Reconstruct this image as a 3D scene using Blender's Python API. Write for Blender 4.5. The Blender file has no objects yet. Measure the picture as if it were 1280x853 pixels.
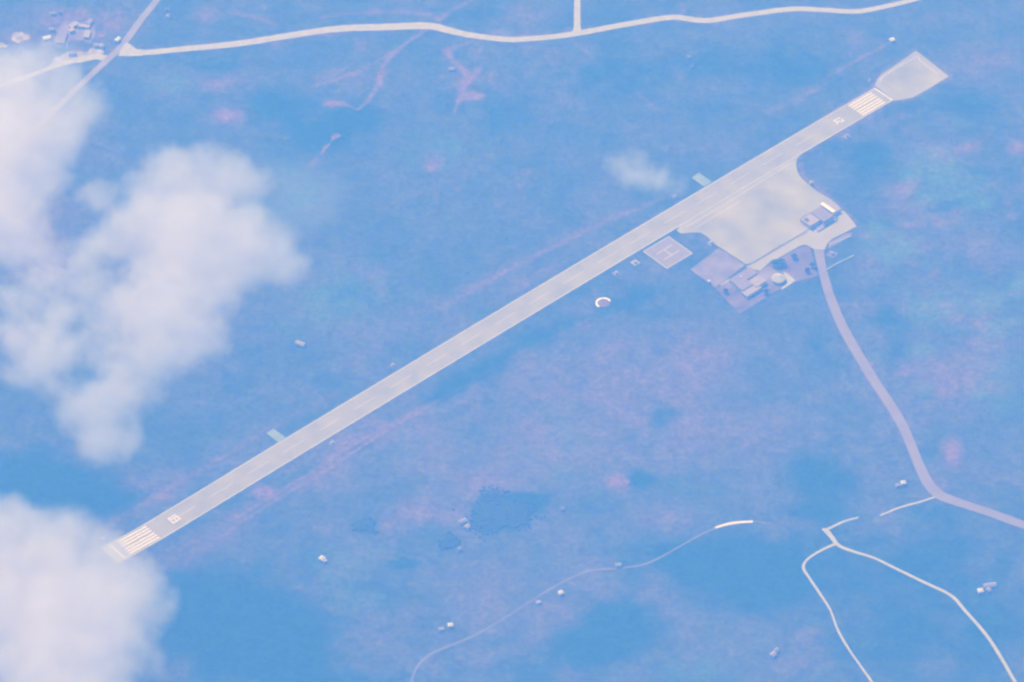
import bpy, bmesh, math, random
import numpy as np
from mathutils import Vector, Matrix
sc = bpy.context.scene
C = sc.collection
R = math.radians
random.seed(7)

# ------------------------------------------------------------ camera, light, exposure
ELEV = R(42.0); DIST = 6000.0
CAM = Vector((0, -DIST*math.cos(ELEV), DIST*math.sin(ELEV)))
cd = bpy.data.cameras.new('camera'); cam = bpy.data.objects.new('camera', cd); C.objects.link(cam)
cam.location = CAM
cam.rotation_euler = (R(90)-ELEV, 0, 0)
FOV = 2*math.atan(0.86*640/DIST)
cd.sensor_fit = 'HORIZONTAL'; cd.angle = FOV
cd.clip_start = 1.0; cd.clip_end = 60000
sc.camera = cam

SUN_EL = 50.0; SUN_AZ = 322.0       # degrees, azimuth clockwise from +Y (image up)
w = bpy.data.worlds.new('World'); sc.world = w; w.use_nodes = True
nt = w.node_tree
sky = nt.nodes.new('ShaderNodeTexSky'); sky.sky_type = 'NISHITA'; sky.sun_disc = False
sky.sun_elevation = R(SUN_EL); sky.sun_rotation = R(SUN_AZ)
sky.air_density = 1.0; sky.dust_density = 1.0
bg = nt.nodes['Background']; bg.inputs['Strength'].default_value = 0.12
nt.links.new(sky.outputs[0], bg.inputs['Color'])
sd = bpy.data.lights.new('sun', 'SUN'); sd.energy = 4.5; sd.angle = R(0.5); sd.color = (1, 0.925, 0.91)
so = bpy.data.objects.new('sun', sd); C.objects.link(so)
az = R(SUN_AZ); el = R(SUN_EL)
sdir = Vector((math.sin(az)*math.cos(el), math.cos(az)*math.cos(el), math.sin(el)))
so.rotation_euler = (-sdir).to_track_quat('-Z', 'Y').to_euler(); so.location = (0, 0, 5000)
sc.view_settings.view_transform = 'Standard'; sc.view_settings.look = 'None'
sc.view_settings.exposure = 0.50; sc.view_settings.gamma = 1.0; sc.view_settings.use_curve_mapping = False
sc.cycles.volume_bounces = 5
sc.cycles.max_bounces = 12
sc.cycles.filter_width = 2.4
sc.cycles.use_denoising = True
HAZE_SCATTER = (0.0185, 0.0655, 0.235)   # per km, red green blue
HAZE_EXT_BLUE = 0.264                  # scattering plus absorption of the blue

# ------------------------------------------------------------ helpers
FPX = 640/math.tan(FOV/2)            # focal length in photograph pixels
_rot = cam.rotation_euler.to_matrix()
def at(px, py, z=0.0):
    """ground plan point (metres) read off the photograph, on the level z"""
    d = _rot @ Vector((px-640, -(py-426.5), -FPX))
    t = (z-CAM.z)/d.z
    return CAM + d*t

def tag(o, label=None, cat=None, group=None, kind=None):
    if label: o['label'] = label
    if cat: o['category'] = cat
    if group: o['group'] = group
    if kind: o['kind'] = kind
    return o
def empty(name, loc=(0, 0, 0), rz=0):
    o = bpy.data.objects.new(name, None); C.objects.link(o)
    o.location = loc; o.rotation_euler = (0, 0, rz); o.empty_display_size = 2
    return o
def obj(name, bm, mat, parent=None, smooth=False):
    me = bpy.data.meshes.new(name)
    bmesh.ops.recalc_face_normals(bm, faces=bm.faces)
    bm.to_mesh(me); bm.free()
    me.materials.append(mat)
    if smooth: me.polygons.foreach_set('use_smooth', [True]*len(me.polygons))
    o = bpy.data.objects.new(name, me); C.objects.link(o)
    if parent: o.parent = parent
    return o
def prism(bm, pts, z0, z1):
    """vertical prism over a 2-D outline"""
    b = [bm.verts.new((p[0], p[1], z0)) for p in pts]
    t = [bm.verts.new((p[0], p[1], z1)) for p in pts]
    n = len(pts)
    bm.faces.new(t); bm.faces.new(list(reversed(b)))
    for i in range(n): bm.faces.new((b[i], b[(i+1) % n], t[(i+1) % n], t[i]))
def box(bm, x0, x1, y0, y1, z0, z1):
    prism(bm, [(x0, y0), (x1, y0), (x1, y1), (x0, y1)], z0, z1)
def spline(pts, n=8):
    """Catmull-Rom through points (any dimension)"""
    P = [np.array(p, float) for p in pts]
    P = [2*P[0]-P[1]] + P + [2*P[-1]-P[-2]]
    out = []
    for i in range(1, len(P)-2):
        for k in range(n):
            t = k/n
            out.append(0.5*((2*P[i])+(-P[i-1]+P[i+1])*t+(2*P[i-1]-5*P[i]+4*P[i+1]-P[i+2])*t*t+(-P[i-1]+3*P[i]-3*P[i+1]+P[i+2])*t**3))
    out.append(P[-2]); return out
def ribbon(bm, pts, z0, z1, wob=0.0):
    """pts: (x, y, width) list -> solid strip"""
    n = len(pts); L = []; Rr = []
    for i, p in enumerate(pts):
        a = pts[max(0, i-1)]; b = pts[min(n-1, i+1)]
        d = np.array([b[0]-a[0], b[1]-a[1]]); d /= max(1e-6, np.linalg.norm(d))
        nrm = np.array([-d[1], d[0]])
        wl = p[2]/2*(1+wob*random.uniform(-1, 1)); wr = p[2]/2*(1+wob*random.uniform(-1, 1))
        L.append((p[0]+nrm[0]*wl, p[1]+nrm[1]*wl)); Rr.append((p[0]-nrm[0]*wr, p[1]-nrm[1]*wr))
    vs = [[bm.verts.new((q[0], q[1], z)) for q in (L[i], Rr[i]) for z in (z1, z0)] for i in range(n)]
    for i in range(n-1):
        a, b = vs[i], vs[i+1]
        bm.faces.new((a[0], a[2], b[2], b[0])); bm.faces.new((a[1], b[1], b[3], a[3]))
        bm.faces.new((a[0], b[0], b[1], a[1])); bm.faces.new((a[2], a[3], b[3], b[2]))
    bm.faces.new((vs[0][0], vs[0][1], vs[0][3], vs[0][2])); bm.faces.new((vs[-1][0], vs[-1][2], vs[-1][3], vs[-1][1]))
def pxroad(pts, n=8):
    return spline([(at(p[0], p[1]).x, at(p[0], p[1]).y, p[2]) for p in pts], n)

# ------------------------------------------------------------ materials
def mat(name, col, var=0.15, scale=0.05, rough=0.9, detail=5, col2=None, bump=0.0, spec=0.2):
    m = bpy.data.materials.new(name); m.use_nodes = True; t = m.node_tree
    b = t.nodes['Principled BSDF']; b.inputs['Roughness'].default_value = rough
    b.inputs['Specular IOR Level'].default_value = spec
    tc = t.nodes.new('ShaderNodeNewGeometry')
    nz = t.nodes.new('ShaderNodeTexNoise'); nz.inputs['Scale'].default_value = scale; nz.inputs['Detail'].default_value = detail
    t.links.new(tc.outputs['Position'], nz.inputs['Vector'])
    r = t.nodes.new('ShaderNodeValToRGB')
    c2 = col2 or tuple(min(1, c*(1+var)) for c in col)
    r.color_ramp.elements[0].position = 0.3; r.color_ramp.elements[1].position = 0.7
    r.color_ramp.elements[0].color = tuple(c*(1-var) for c in col)+(1,)
    r.color_ramp.elements[1].color = tuple(c2)+(1,)
    t.links.new(nz.outputs[0], r.inputs[0]); t.links.new(r.outputs[0], b.inputs['Base Color'])
    if bump:
        bp = t.nodes.new('ShaderNodeBump'); bp.inputs['Strength'].default_value = bump
        t.links.new(nz.outputs[0], bp.inputs['Height']); t.links.new(bp.outputs[0], b.inputs['Normal'])
    return m
M = dict(
    runway=mat('runway_asphalt', (0.262, 0.236, 0.085), 0.08, 0.045, detail=9, col2=(0.330, 0.288, 0.10)),
    apron=mat('apron_concrete', (0.260, 0.238, 0.085), 0.12, 0.03, detail=9, col2=(0.365, 0.325, 0.105)),
    street=mat('service_road', (0.33, 0.29, 0.12), 0.08, 0.06),
    road=mat('access_road_asphalt', (0.215, 0.163, 0.13), 0.10, 0.05),
    coral=mat('crushed_stone', (0.37, 0.335, 0.16), 0.12, 0.12),
    dull=mat('dull_track', (0.135, 0.115, 0.11), 0.2, 0.03),
    crossr=mat('cross_road', (0.245, 0.195, 0.155), 0.12, 0.05),
    paint=mat('white_paint', (0.64, 0.57, 0.56), 0.08, 0.2),
    edgep=mat('edge_paint', (0.42, 0.39, 0.27), 0.12, 0.06),
    fadep=mat('faded_paint', (0.46, 0.40, 0.32), 0.1, 0.2),
    greenpad=mat('green_pad', (0.205, 0.25, 0.15), 0.10, 0.1),
    heli=mat('helipad_asphalt', (0.235, 0.182, 0.14), 0.08, 0.1),
    yard=mat('yard_gravel', (0.165, 0.115, 0.12), 0.15, 0.06, col2=(0.26, 0.20, 0.18)),
    yard2=mat('yard_earth', (0.135, 0.085, 0.085), 0.25, 0.07, col2=(0.20, 0.13, 0.12)),
    roofg=mat('grey_roof', (0.225, 0.168, 0.15), 0.10, 0.15),
    roofl=mat('light_roof', (0.315, 0.25, 0.20), 0.10, 0.15),
    roofz=mat('pale_metal_roof', (0.50, 0.455, 0.42), 0.08, 0.3, rough=0.6),
    roofw=mat('white_roof', (0.72, 0.68, 0.72), 0.04, 0.2, rough=0.5),
    wall=mat('wall_render', (0.55, 0.42, 0.36), 0.08, 0.3),
    wallw=mat('white_wall', (0.62, 0.59, 0.55), 0.06, 0.3),
    glass=mat('window_glass', (0.03, 0.035, 0.04), 0.1, 0.3, rough=0.15, spec=0.5),
    door=mat('door_paint', (0.12, 0.10, 0.09), 0.1, 0.5, rough=0.6),
    dark=mat('dark_metal', (0.06, 0.06, 0.065), 0.1, 0.5, rough=0.6),
    trunk=mat('bark', (0.10, 0.08, 0.06), 0.2, 2.0),
    leaf=mat('foliage', (0.045, 0.070, 0.032), 0.35, 0.25, rough=0.8),
    wood=mat('woodland_foliage', (0.034, 0.056, 0.034), 0.2, 0.12, rough=0.85),
    discs=mat('worn_soil_disc', (0.16, 0.095, 0.08), 0.15, 0.3),
    clear=mat('clearing_stone', (0.24, 0.20, 0.13), 0.3, 0.12, col2=(0.42, 0.36, 0.22)),
    soilp=mat('bare_soil', (0.21, 0.16, 0.14), 0.15, 0.1),
    pinkr=mat('rust_roof', (0.30, 0.21, 0.19), 0.15, 0.3),
    sock=mat('windsock_cloth', (0.70, 0.25, 0.08), 0.05, 1.0),
)

# ------------------------------------------------------------ ground
def axis(lo, hi, step, far):
    a = list(np.arange(lo, hi+step, step)); s = step
    x = a[-1]
    while x < far: s *= 1.35; x = min(far, x+s); a.append(x)
    s = step; x = a[0]; pre = []
    while x > -far: s *= 1.35; x = max(-far, x-s); pre.append(x)
    return np.array(pre[::-1]+a)
xs = axis(-640, 640, 3.0, 9000); ys = axis(-680, 760, 3.0, 9000)
X, Y = np.meshgrid(xs, ys)
soil = np.zeros_like(X); dark = np.zeros_like(X); lush = np.zeros_like(X)
def blob(A, px, py, rx, ry, s, rot=0.0, p=1.0):
    c = at(px, py); a = R(rot)
    rx *= 0.86; ry *= 0.86/0.67
    dx = X-c.x; dy = Y-c.y
    u = dx*math.cos(a)+dy*math.sin(a); v = -dx*math.sin(a)+dy*math.cos(a)
    d = (u/rx)**2+(v/ry)**2
    A += s*np.exp(-np.minimum(d, 50)**p)
def streak(A, pts, wpx, s):
    q = [at(*p) for p in pts]; D = np.full_like(X, 1e9)
    for a, b in zip(q, q[1:]):
        ex, ey = b.x-a.x, b.y-a.y; L = ex*ex+ey*ey
        t = np.clip(((X-a.x)*ex+(Y-a.y)*ey)/L, 0, 1)
        D = np.minimum(D, np.hypot(X-a.x-t*ex, Y-a.y-t*ey))
    A += s*np.exp(-(D/(wpx*0.86))**2)
RW_ANG = 41.5   # ground direction of the runway, degrees
# worn and bare ground
for a in [(285, 145, 24, 14, .55), (265, 105, 24, 12, .4), (300, 100, 30, 14, .3), (258, 22, 16, 16, .5), (330, 22, 18, 5, .45),
          (413, 130, 13, 4.5, .9), (420, 170, 9, 4.5, 1.0), (404, 190, 3, 8, .5), (452, 55, 9, 9, .4), (430, 95, 40, 10, .35), (540, 205, 14, 14, .5), (546, 240, 3, 9, .4),
          (480, 150, 25, 30, .2), (560, 66, 7, 5, .6), (590, 118, 12, 5, .7), (614, 95, 6, 10, .4), (630, 112, 14, 8, .35), (690, 65, 14, 9, .3), (650, 20, 40, 12, .25),
          (1189, 566, 13, 17, .75), (1240, 75, 40, 22, .35), (1242, 135, 9, 6, .4), (1120, 235, 30, 22, .25), (1180, 190, 50, 18, .35), (1150, 265, 50, 16, .35),
          (1235, 320, 50, 30, .3), (1270, 180, 20, 12, .3), (1190, 480, 45, 40, .35), (1240, 440, 40, 40, .25), (1075, 370, 14, 30, .2), (1152, 308, 12, 9, .35),
          (700, 500, 200, 90, .25), (600, 590, 130, 50, .22), (820, 480, 100, 60, .22), (640, 760, 200, 60, .28), (870, 430, 60, 40, .25),
          (250, 680, 60, 18, .5, 36), (330, 614, 13, 8, 1.0), (300, 640, 30, 9, .4, 36), (205, 622, 12, 7, .35), (220, 600, 60, 20, .25, 36), (170, 600, 25, 14, .25),
          (774, 603, 15, 7, .8), (722, 413, 12, 4, .5, 30), (735, 408, 8, 3.5, .6), (580, 640, 60, 16, .3, 20), (520, 640, 30, 16, .4), (485, 655, 14, 14, .3), (600, 600, 30, 14, .3),
          (30, 280, 60, 50, .5), (60, 330, 40, 40, .3), (20, 430, 40, 40, .35), (480, 530, 60, 30, .3), (430, 560, 60, 16, .3, 36), (390, 600, 70, 12, .25, 36),
          (800, 350, 90, 12, .1, 36), (660, 350, 80, 10, .35, 38), (700, 300, 60, 8, .3, 38), (600, 355, 60, 8, .3, 38), (470, 435, 40, 10, .2, 38),
          (820, 645, 50, 12, .25), (930, 690, 20, 12, .3), (1000, 640, 25, 8, .3), (1010, 800, 30, 20, .3), (990, 830, 40, 10, .25), (1215, 715, 14, 12, .5), (1140, 755, 18, 10, .4),
          (1190, 735, 20, 8, .3), (860, 75, 6, 8, .35), (1070, 45, 12, 8, .4), (1150, 60, 10, 3, .3), (1053, 170, 5, 4, .5), (100, 40, 45, 24, .45), (60, 20, 50, 18, .3), (25, 47, 22, 10, 1.0),
          (150, 20, 40, 20, .2), (960, 560, 60, 40, .22), (900, 540, 80, 30, .2), (1022, 150, 8, 4, .2), (930, 250, 10, 10, .2), (1010, 655, 12, 8, .4), (1200, 600, 70, 14, .2)]:
    blob(soil, *a)
# dark scrub and wooded hollows
DARK = [(625, 642, 38, 22, 1.0, 15), (660, 628, 32, 13, .8, 12), (561, 677, 13, 9, .9), (456, 657, 14, 9, 1.0), (507, 705, 26, 7, .7), (270, 780, 110, 60, .9), (350, 800, 60, 50, .6),
        (40, 600, 70, 38, .9), (120, 620, 50, 25, .6), (400, 170, 60, 28, .8), (450, 145, 40, 18, .6), (350, 130, 50, 20, .6), (560, 130, 30, 22, .5), (300, 260, 80, 50, .5),
        (800, 600, 20, 14, .8), (1022, 433, 7, 5, .7), (1020, 600, 42, 24, .8), (1000, 640, 50, 12, .7), (900, 700, 110, 30, .8), (960, 740, 80, 40, .7), (775, 780, 45, 32, .8), (740, 805, 50, 30, .6),
        (1150, 700, 100, 50, .6), (1230, 800, 60, 50, .6), (1120, 790, 60, 50, .5), (1180, 640, 60, 20, .3), (1090, 350, 30, 30, .3), (1110, 400, 30, 24, .5), (1180, 260, 30, 8, .6, 20),
        (1230, 215, 30, 10, .4), (1120, 440, 24, 30, .4), (870, 80, 120, 30, .4), (760, 110, 90, 40, .3), (640, 160, 60, 40, .35), (1000, 90, 60, 30, .4), (1220, 130, 60, 20, .5), (1090, 190, 40, 26, .6),
        (640, 440, 120, 14, .55, 38), (560, 490, 70, 12, .45, 38), (450, 560, 30, 5, .5, 38), (380, 590, 40, 6, .5, 38), (800, 370, 60, 14, .5, 38), (830, 520, 34, 18, .5),
        (290, 470, 90, 60, .25), (480, 380, 80, 30, .3), (230, 60, 60, 16, .2), (270, 80, 100, 14, .5), (600, 15, 80, 10, .3), (460, 330, 60, 40, .2), (470, 730, 40, 20, .4), (400, 850, 80, 30, .4), (650, 840, 60, 30, .4),
        (880, 250, 10, 20, .1), (150, 230, 50, 80, .3), (60, 380, 40, 60, .2)]
for a in DARK: blob(dark, *a)
# brighter green regrowth
for a in [(215, 105, 36, 18, .8), (175, 90, 22, 10, .4), (430, 370, 90, 60, .5), (370, 240, 60, 40, .5), (1160, 200, 50, 26, .6), (1200, 240, 70, 40, .5), (1100, 310, 40, 30, .5), (1190, 380, 80, 30, .5),
          (1150, 390, 24, 14, .4), (1250, 480, 40, 50, .4), (1155, 115, 20, 12, .5), (1130, 650, 40, 14, .4), (560, 190, 80, 40, .4), (700, 560, 70, 50, .3), (520, 560, 60, 40, .3), (440, 740, 60, 40, .5), (880, 830, 60, 25, .5), (700, 700, 100, 30, .2),
          (1230, 45, 40, 20, .3), (80, 470, 60, 40, .3), (870, 620, 50, 30, .2), (450, 690, 60, 20, .3)]:
    blob(lush, *a)
for pts, wd, s in [
    ([(535, 36), (510, 52), (490, 68), (478, 84), (473, 106), (460, 126), (447, 138), (430, 130), (413, 128)], 2.6, .75),
    ([(490, 66), (455, 86), (425, 98), (392, 108)], 3, .4),
    ([(548, 27), (540, 18), (500, 15), (440, 17), (400, 22)], 2.5, .5), ([(548, 27), (565, 12), (590, 0)], 2.5, .5),
    ([(555, 62), (568, 78), (584, 92), (580, 108), (572, 128), (568, 140)], 3.2, .7), ([(573, 126), (600, 120)], 3, .7), ([(560, 62), (590, 52)], 2.5, .5), ([(598, 86), (586, 104)], 4, .7),
    ([(715, 50), (760, 88), (795, 115), (822, 138)], 1.8, .4), ([(410, 182), (396, 198), (384, 208)], 1.6, .55), ([(420, 170), (408, 184)], 2, .6),
    ([(1110, 55), (1085, 68), (1060, 82), (1030, 98)], 2.0, .55), ([(1040, 100), (1010, 118), (960, 140)], 4, .3),
    ([(275, 672), (340, 628), (420, 580), (480, 540), (560, 494), (640, 446), (735, 400)], 1.8, .42),
    ([(290, 650), (345, 618), (430, 562), (500, 524), (570, 484)], 1.8, .35),
    ([(560, 500), (600, 478), (585, 490)], 3, .3),
    ([(560, 380), (640, 335), (760, 275), (850, 240)], 3.5, .35), ([(130, 660), (230, 600), (330, 540), (420, 490)], 4, .28),
    ([(850, 3), (856, 12), (848, 22)], 2.2, .6), ([(727, 375), (740, 383), (748, 370)], 1.6, .3), ([(735, 352), (746, 368)], 1.3, .4),
    ([(1075, 245), (1120, 232), (1150, 220)], 2, .2), ([(290, 15), (320, 22), (345, 32)], 3, .4), ([(240, 55), (225, 70), (200, 90)], 2, .2)]:
    streak(soil, pts, wd*1.25, s*1.1)
streak(soil, [(130, 690), (200, 650), (400, 527.5), (700, 346.5), (960, 192), (1100, 103)], 3.5, .55)
streak(soil, [(165, 697), (200, 671), (400, 549), (700, 368), (850, 279)], 3.5, .45)
streak(soil, [(1094, 108), (1102, 91), (1144, 62), (1188, 96), (1140, 125), (1117, 128), (1000, 197)], 3, .5)
streak(soil, [(1000, 205), (1005, 222), (1030, 242), (1056, 262), (1074, 284)], 3.5, .6)
streak(soil, [(160, 64), (230, 62), (360, 45), (480, 34), (540, 33), (590, 45), (670, 48), (781, 31), (840, 22), (881, 26), (990, 11), (1071, 14), (1108, 8)], 7.5, .4)
streak(soil, [(1034, 360), (1055, 412), (1092, 475), (1127, 530), (1149, 582), (1172, 617), (1285, 658)], 8, .3)
for k in range(70):
    blob(soil, random.uniform(50, 150), random.uniform(12, 72), random.uniform(1.5, 5), random.uniform(1.2, 4), random.uniform(.3, .9))
for k in range(46):
    blob(soil, random.uniform(1080, 1280), random.uniform(130, 560), random.uniform(4, 16), random.uniform(3, 9), random.uniform(.2, .5), random.uniform(0, 60))
    blob(lush, random.uniform(1080, 1280), random.uniform(150, 500), random.uniform(6, 20), random.uniform(4, 10), random.uniform(.3, .6), random.uniform(0, 60))
for k in range(60):
    blob(soil, random.uniform(200, 760), random.uniform(0, 240), random.uniform(3, 10), random.uniform(2, 6), random.uniform(.15, .45), random.uniform(0, 60))
for a in [(285, 143, 20, 9, .5), (268, 108, 16, 8, .35), (300, 125, 14, 12, .3), (575, 100, 8, 20, .4), (592, 120, 14, 5, .5), (418, 130, 10, 4, .4), (540, 208, 12, 12, .35), (475, 100, 6, 16, .35), (1190, 566, 11, 14, .4), (330, 614, 12, 6, .4), (774, 603, 12, 5, .5)]: blob(soil, *a)
# land relief far outside the airfield
RR = np.hypot(X, Y); far = np.clip((RR-1300)/3000, 0, 1)
Z = far*(60*np.sin(X/900.0)*np.cos(Y/1100.0)+60)*0.6
ny, nx = X.shape
co = np.stack([X, Y, Z], -1).reshape(-1, 3)
idx = np.arange(ny*nx).reshape(ny, nx)
faces = np.stack([idx[:-1, :-1], idx[:-1, 1:], idx[1:, 1:], idx[1:, :-1]], -1).reshape(-1, 4)
me = bpy.data.meshes.new('ground')
me.vertices.add(len(co)); me.vertices.foreach_set('co', co.ravel())
me.loops.add(faces.size); me.loops.foreach_set('vertex_index', faces.ravel())
me.polygons.add(len(faces)); me.polygons.foreach_set('loop_start', np.arange(0, faces.size, 4))
me.update(calc_edges=True); me.validate()
ca = me.color_attributes.new('cover', 'FLOAT_COLOR', 'POINT')
ca.data.foreach_set('color', np.stack([np.clip(soil, 0, 1.3), np.clip(dark, 0, 1.3), np.clip(lush, 0, 1.3), np.ones_like(X)], -1).reshape(-1, 4).ravel().astype(np.float32))
ground = bpy.data.objects.new('ground', me); C.objects.link(ground); tag(ground, kind='structure')
gm = bpy.data.materials.new('scrub_ground'); gm.use_nodes = True; t = gm.node_tree; N = t.nodes; Lk = t.links.new
pb = N['Principled BSDF']; pb.inputs['Roughness'].default_value = 0.95; pb.inputs['Specular IOR Level'].default_value = 0.1
att = N.new('ShaderNodeAttribute'); att.attribute_name = 'cover'; sep = N.new('ShaderNodeSeparateColor'); Lk(att.outputs['Color'], sep.inputs[0])
geo = N.new('ShaderNodeNewGeometry')
def noise(scale, detail=6, rough=0.6, dist=0.0):
    n = N.new('ShaderNodeTexNoise'); n.inputs['Scale'].default_value = scale; n.inputs['Detail'].default_value = detail
    n.inputs['Roughness'].default_value = rough; n.inputs['Distortion'].default_value = dist
    Lk(geo.outputs['Position'], n.inputs['Vector']); return n.outputs[0]
def mth(op, a, b=None, c=None, clamp=False):
    n = N.new('ShaderNodeMath'); n.operation = op; n.use_clamp = clamp
    for i, v in enumerate((a, b, c)):
        if v is None: continue
        if isinstance(v, (int, float)): n.inputs[i].default_value = v
        else: Lk(v, n.inputs[i])
    return n.outputs[0]
def mr(v, a, b, c=0.0, d=1.0):
    n = N.new('ShaderNodeMapRange'); n.interpolation_type = 'SMOOTHSTEP'
    Lk(v, n.inputs['Value']); n.inputs['From Min'].default_value = a; n.inputs['From Max'].default_value = b
    n.inputs['To Min'].default_value = c; n.inputs['To Max'].default_value = d; return n.outputs['Result']
def mix(f, a, b):
    n = N.new('ShaderNodeMix'); n.data_type = 'RGBA'
    Lk(f, n.inputs['Factor'])
    for s, v in ((6, a), (7, b)):
        if isinstance(v, tuple): n.inputs[s].default_value = v+(1,)
        else: Lk(v, n.inputs[s])
    return n.outputs[2]
n1 = noise(0.0035, 4, 0.55, 0.3); n2 = noise(0.014, 5, 0.6, 0.4); n3 = noise(0.06, 4, 0.65); n4 = noise(0.16, 4, 0.75)
n5 = noise(0.03, 6, 0.7, 0.5)
nb = mth('ADD', mth('MULTIPLY', mth('SUBTRACT', n2, .5), 1.1), mth('MULTIPLY', mth('SUBTRACT', n5, .5), .9))
base = mix(mr(n2, .35, .68), (0.034, 0.058, 0.034), (0.052, 0.072, 0.042))
soilf = mr(mth('ADD', mth('ADD', sep.outputs[0], mth('MULTIPLY', nb, .75)), mth('MULTIPLY', mth('SUBTRACT', n1, .5), .5)), -.28, 1.1)
lushf = mr(mth('SUBTRACT', mth('ADD', sep.outputs[2], mth('MULTIPLY', mth('SUBTRACT', n1, .5), .6)), mth('MULTIPLY', nb, .8)), .1, .8)
darkf = mth('MULTIPLY', mr(mth('SUBTRACT', sep.outputs[1], mth('MULTIPLY', nb, .7)), .05, .7), mr(sep.outputs[0], .45, .8, 1.0, 0.0))
c1 = mix(lushf, base, (0.066, 0.122, 0.046))
c2 = mix(soilf, c1, (0.168, 0.092, 0.075))
c3 = mix(darkf, c2, (0.014, 0.048, 0.032))
grain = mth('MULTIPLY', mr(n4, .25, .75, .62, 1.38), mr(n3, .3, .7, .82, 1.18))
sc_n = N.new('ShaderNodeVectorMath'); sc_n.operation = 'SCALE'; Lk(c3, sc_n.inputs[0]); Lk(grain, sc_n.inputs['Scale'])
Lk(sc_n.outputs[0], pb.inputs['Base Color'])
bp = N.new('ShaderNodeBump'); bp.inputs['Strength'].default_value = 0.5; bp.inputs['Distance'].default_value = 1.5
Lk(mth('ADD', n4, mth('MULTIPLY', n3, 2.0)), bp.inputs['Height']); Lk(bp.outputs[0], pb.inputs['Normal'])
me.materials.append(gm)

# ------------------------------------------------------------ runway
RWC = [at(145.5, 690), at(200, 659.5), at(400, 538.0), at(700, 357.2), at(960, 202.6), at(1105, 117.6)]
line = spline([(p.x, p.y) for p in RWC], 24)
seg = [0]
for a, b in zip(line, line[1:]): seg.append(seg[-1]+float(np.linalg.norm(b-a)))
RL = seg[-1]
def rw(s, v=0.0):
    """point s metres from the lower-left end, v metres to the left of the centre line"""
    s_ = min(max(s, 0), RL-1e-3); i = max(j for j in range(len(seg)-1) if seg[j] <= s_)
    d = line[i+1]-line[i]; L = np.linalg.norm(d); d = d/L
    p = line[i]+d*(s-seg[i]); return (p[0]-d[1]*v, p[1]+d[0]*v)
def strip(bm, s0, s1, v, wd, z0, z1, step=30):
    n = max(1, int((s1-s0)/step)); pts = []
    for k in range(n+1):
        x, y = rw(s0+(s1-s0)*k/n, v); pts.append((x, y, wd))
    ribbon(bm, pts, z0, z1)
W = 30.0
bm = bmesh.new(); strip(bm, -9, RL, 0, W, -0.3, 0.12, 25)
runway = obj('runway', bm, M['runway']); tag(runway, kind='structure')
for sgn in (1, -1):
    bm = bmesh.new(); strip(bm, 0, RL, sgn*(W/2-0.9), 1.3, 0.12, 0.15, 25); obj('edge_line', bm, M['edgep'], runway)
s = 75
bm = bmesh.new()
while s < RL-90:
    strip(bm, s, s+30, 0, 0.9, 0.12, 0.15); s += 50
obj('centre_line', bm, M['fadep'], runway)
for end in (0, 1):
    f = (lambda s: s) if end == 0 else (lambda s: RL-s)
    a, b = sorted((f(0), f(1.8))); bm = bmesh.new(); strip(bm, a, b, 0, W-0.8, 0.15, 0.18); obj('threshold_bar', bm, M['paint'], runway)
    a, b = sorted((f(9), f(47 if end == 0 else 45)))
    for k in range(6):
        v = (k-2.5)*4.05+(0.55 if k > 2 else -0.55)
        bm = bmesh.new(); strip(bm, a, b, v, 2.15, 0.15, 0.18); obj('threshold_stripe', bm, M['paint'], runway)
# digits (strokes in a 3 x 9 m cell) read by a pilot landing over that end
DIG = {'0': [[(0, 0), (3, 0), (3, 9), (0, 9), (0, 0)]], '3': [[(0, 9), (3, 9), (3, 0), (0, 0)], [(0.8, 4.6), (3, 4.6)]],
       '2': [[(0, 9), (3, 9), (3, 5), (0, 3.2), (0, 0), (3, 0)]], '1': [[(0.3, 7.6), (1.6, 9), (1.6, 0)]]}
def number(text, s0, end):
    for k, ch in enumerate(text):
        bm = bmesh.new(); zz = 0.15
        for st in DIG[ch]:
            for (x0, y0), (x1, y1) in zip(st, st[1:]):
                q = []
                for (x, y) in ((x0, y0), (x1, y1)):
                    xx = -4.1+k*5.2+x
                    q.append(rw(s0+y, -xx) if end == 0 else rw(s0-y, xx))
                d = np.array(q[1])-np.array(q[0]); d = d/np.linalg.norm(d)*0.5
                zz += 0.004
                ribbon(bm, [(q[0][0]-d[0], q[0][1]-d[1], 1.4), (q[1][0]+d[0], q[1][1]+d[1], 1.4)], 0.12, zz)
        obj('painted_digit', bm, M['paint'], runway)
number('03', 71, 0); number('21', RL-67, 1)

def sheet(name, pts, m, z1=0.10, parent=None, z0=-0.2, smooth_n=0):
    q = [(at(*p).x, at(*p).y) for p in pts]
    bm = bmesh.new(); prism(bm, q, z0, z1)
    bmesh.ops.triangulate(bm, faces=[f for f in bm.faces if len(f.verts) > 4])
    return obj(name, bm, m, parent)
tp = sheet('turning_pad', [(1093.5, 107), (1096.5, 99), (1102, 93), (1123, 79), (1144.5, 63.8), (1150, 67), (1166, 80), (1186, 96), (1160, 111.5), (1140, 122.5), (1128, 124.8), (1117.5, 126.2)], M['apron'], 0.09); tag(tp, kind='structure')
rim = bmesh.new(); ribbon(rim, pxroad([(1100, 103, 1.2), (1105, 95, 1.2), (1144, 72, 1.2), (1150, 76, 1.2), (1172, 93, 1.2)], 3), 0.09, 0.12); obj('pad_edge_line', rim, M['fadep'], tp)

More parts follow.
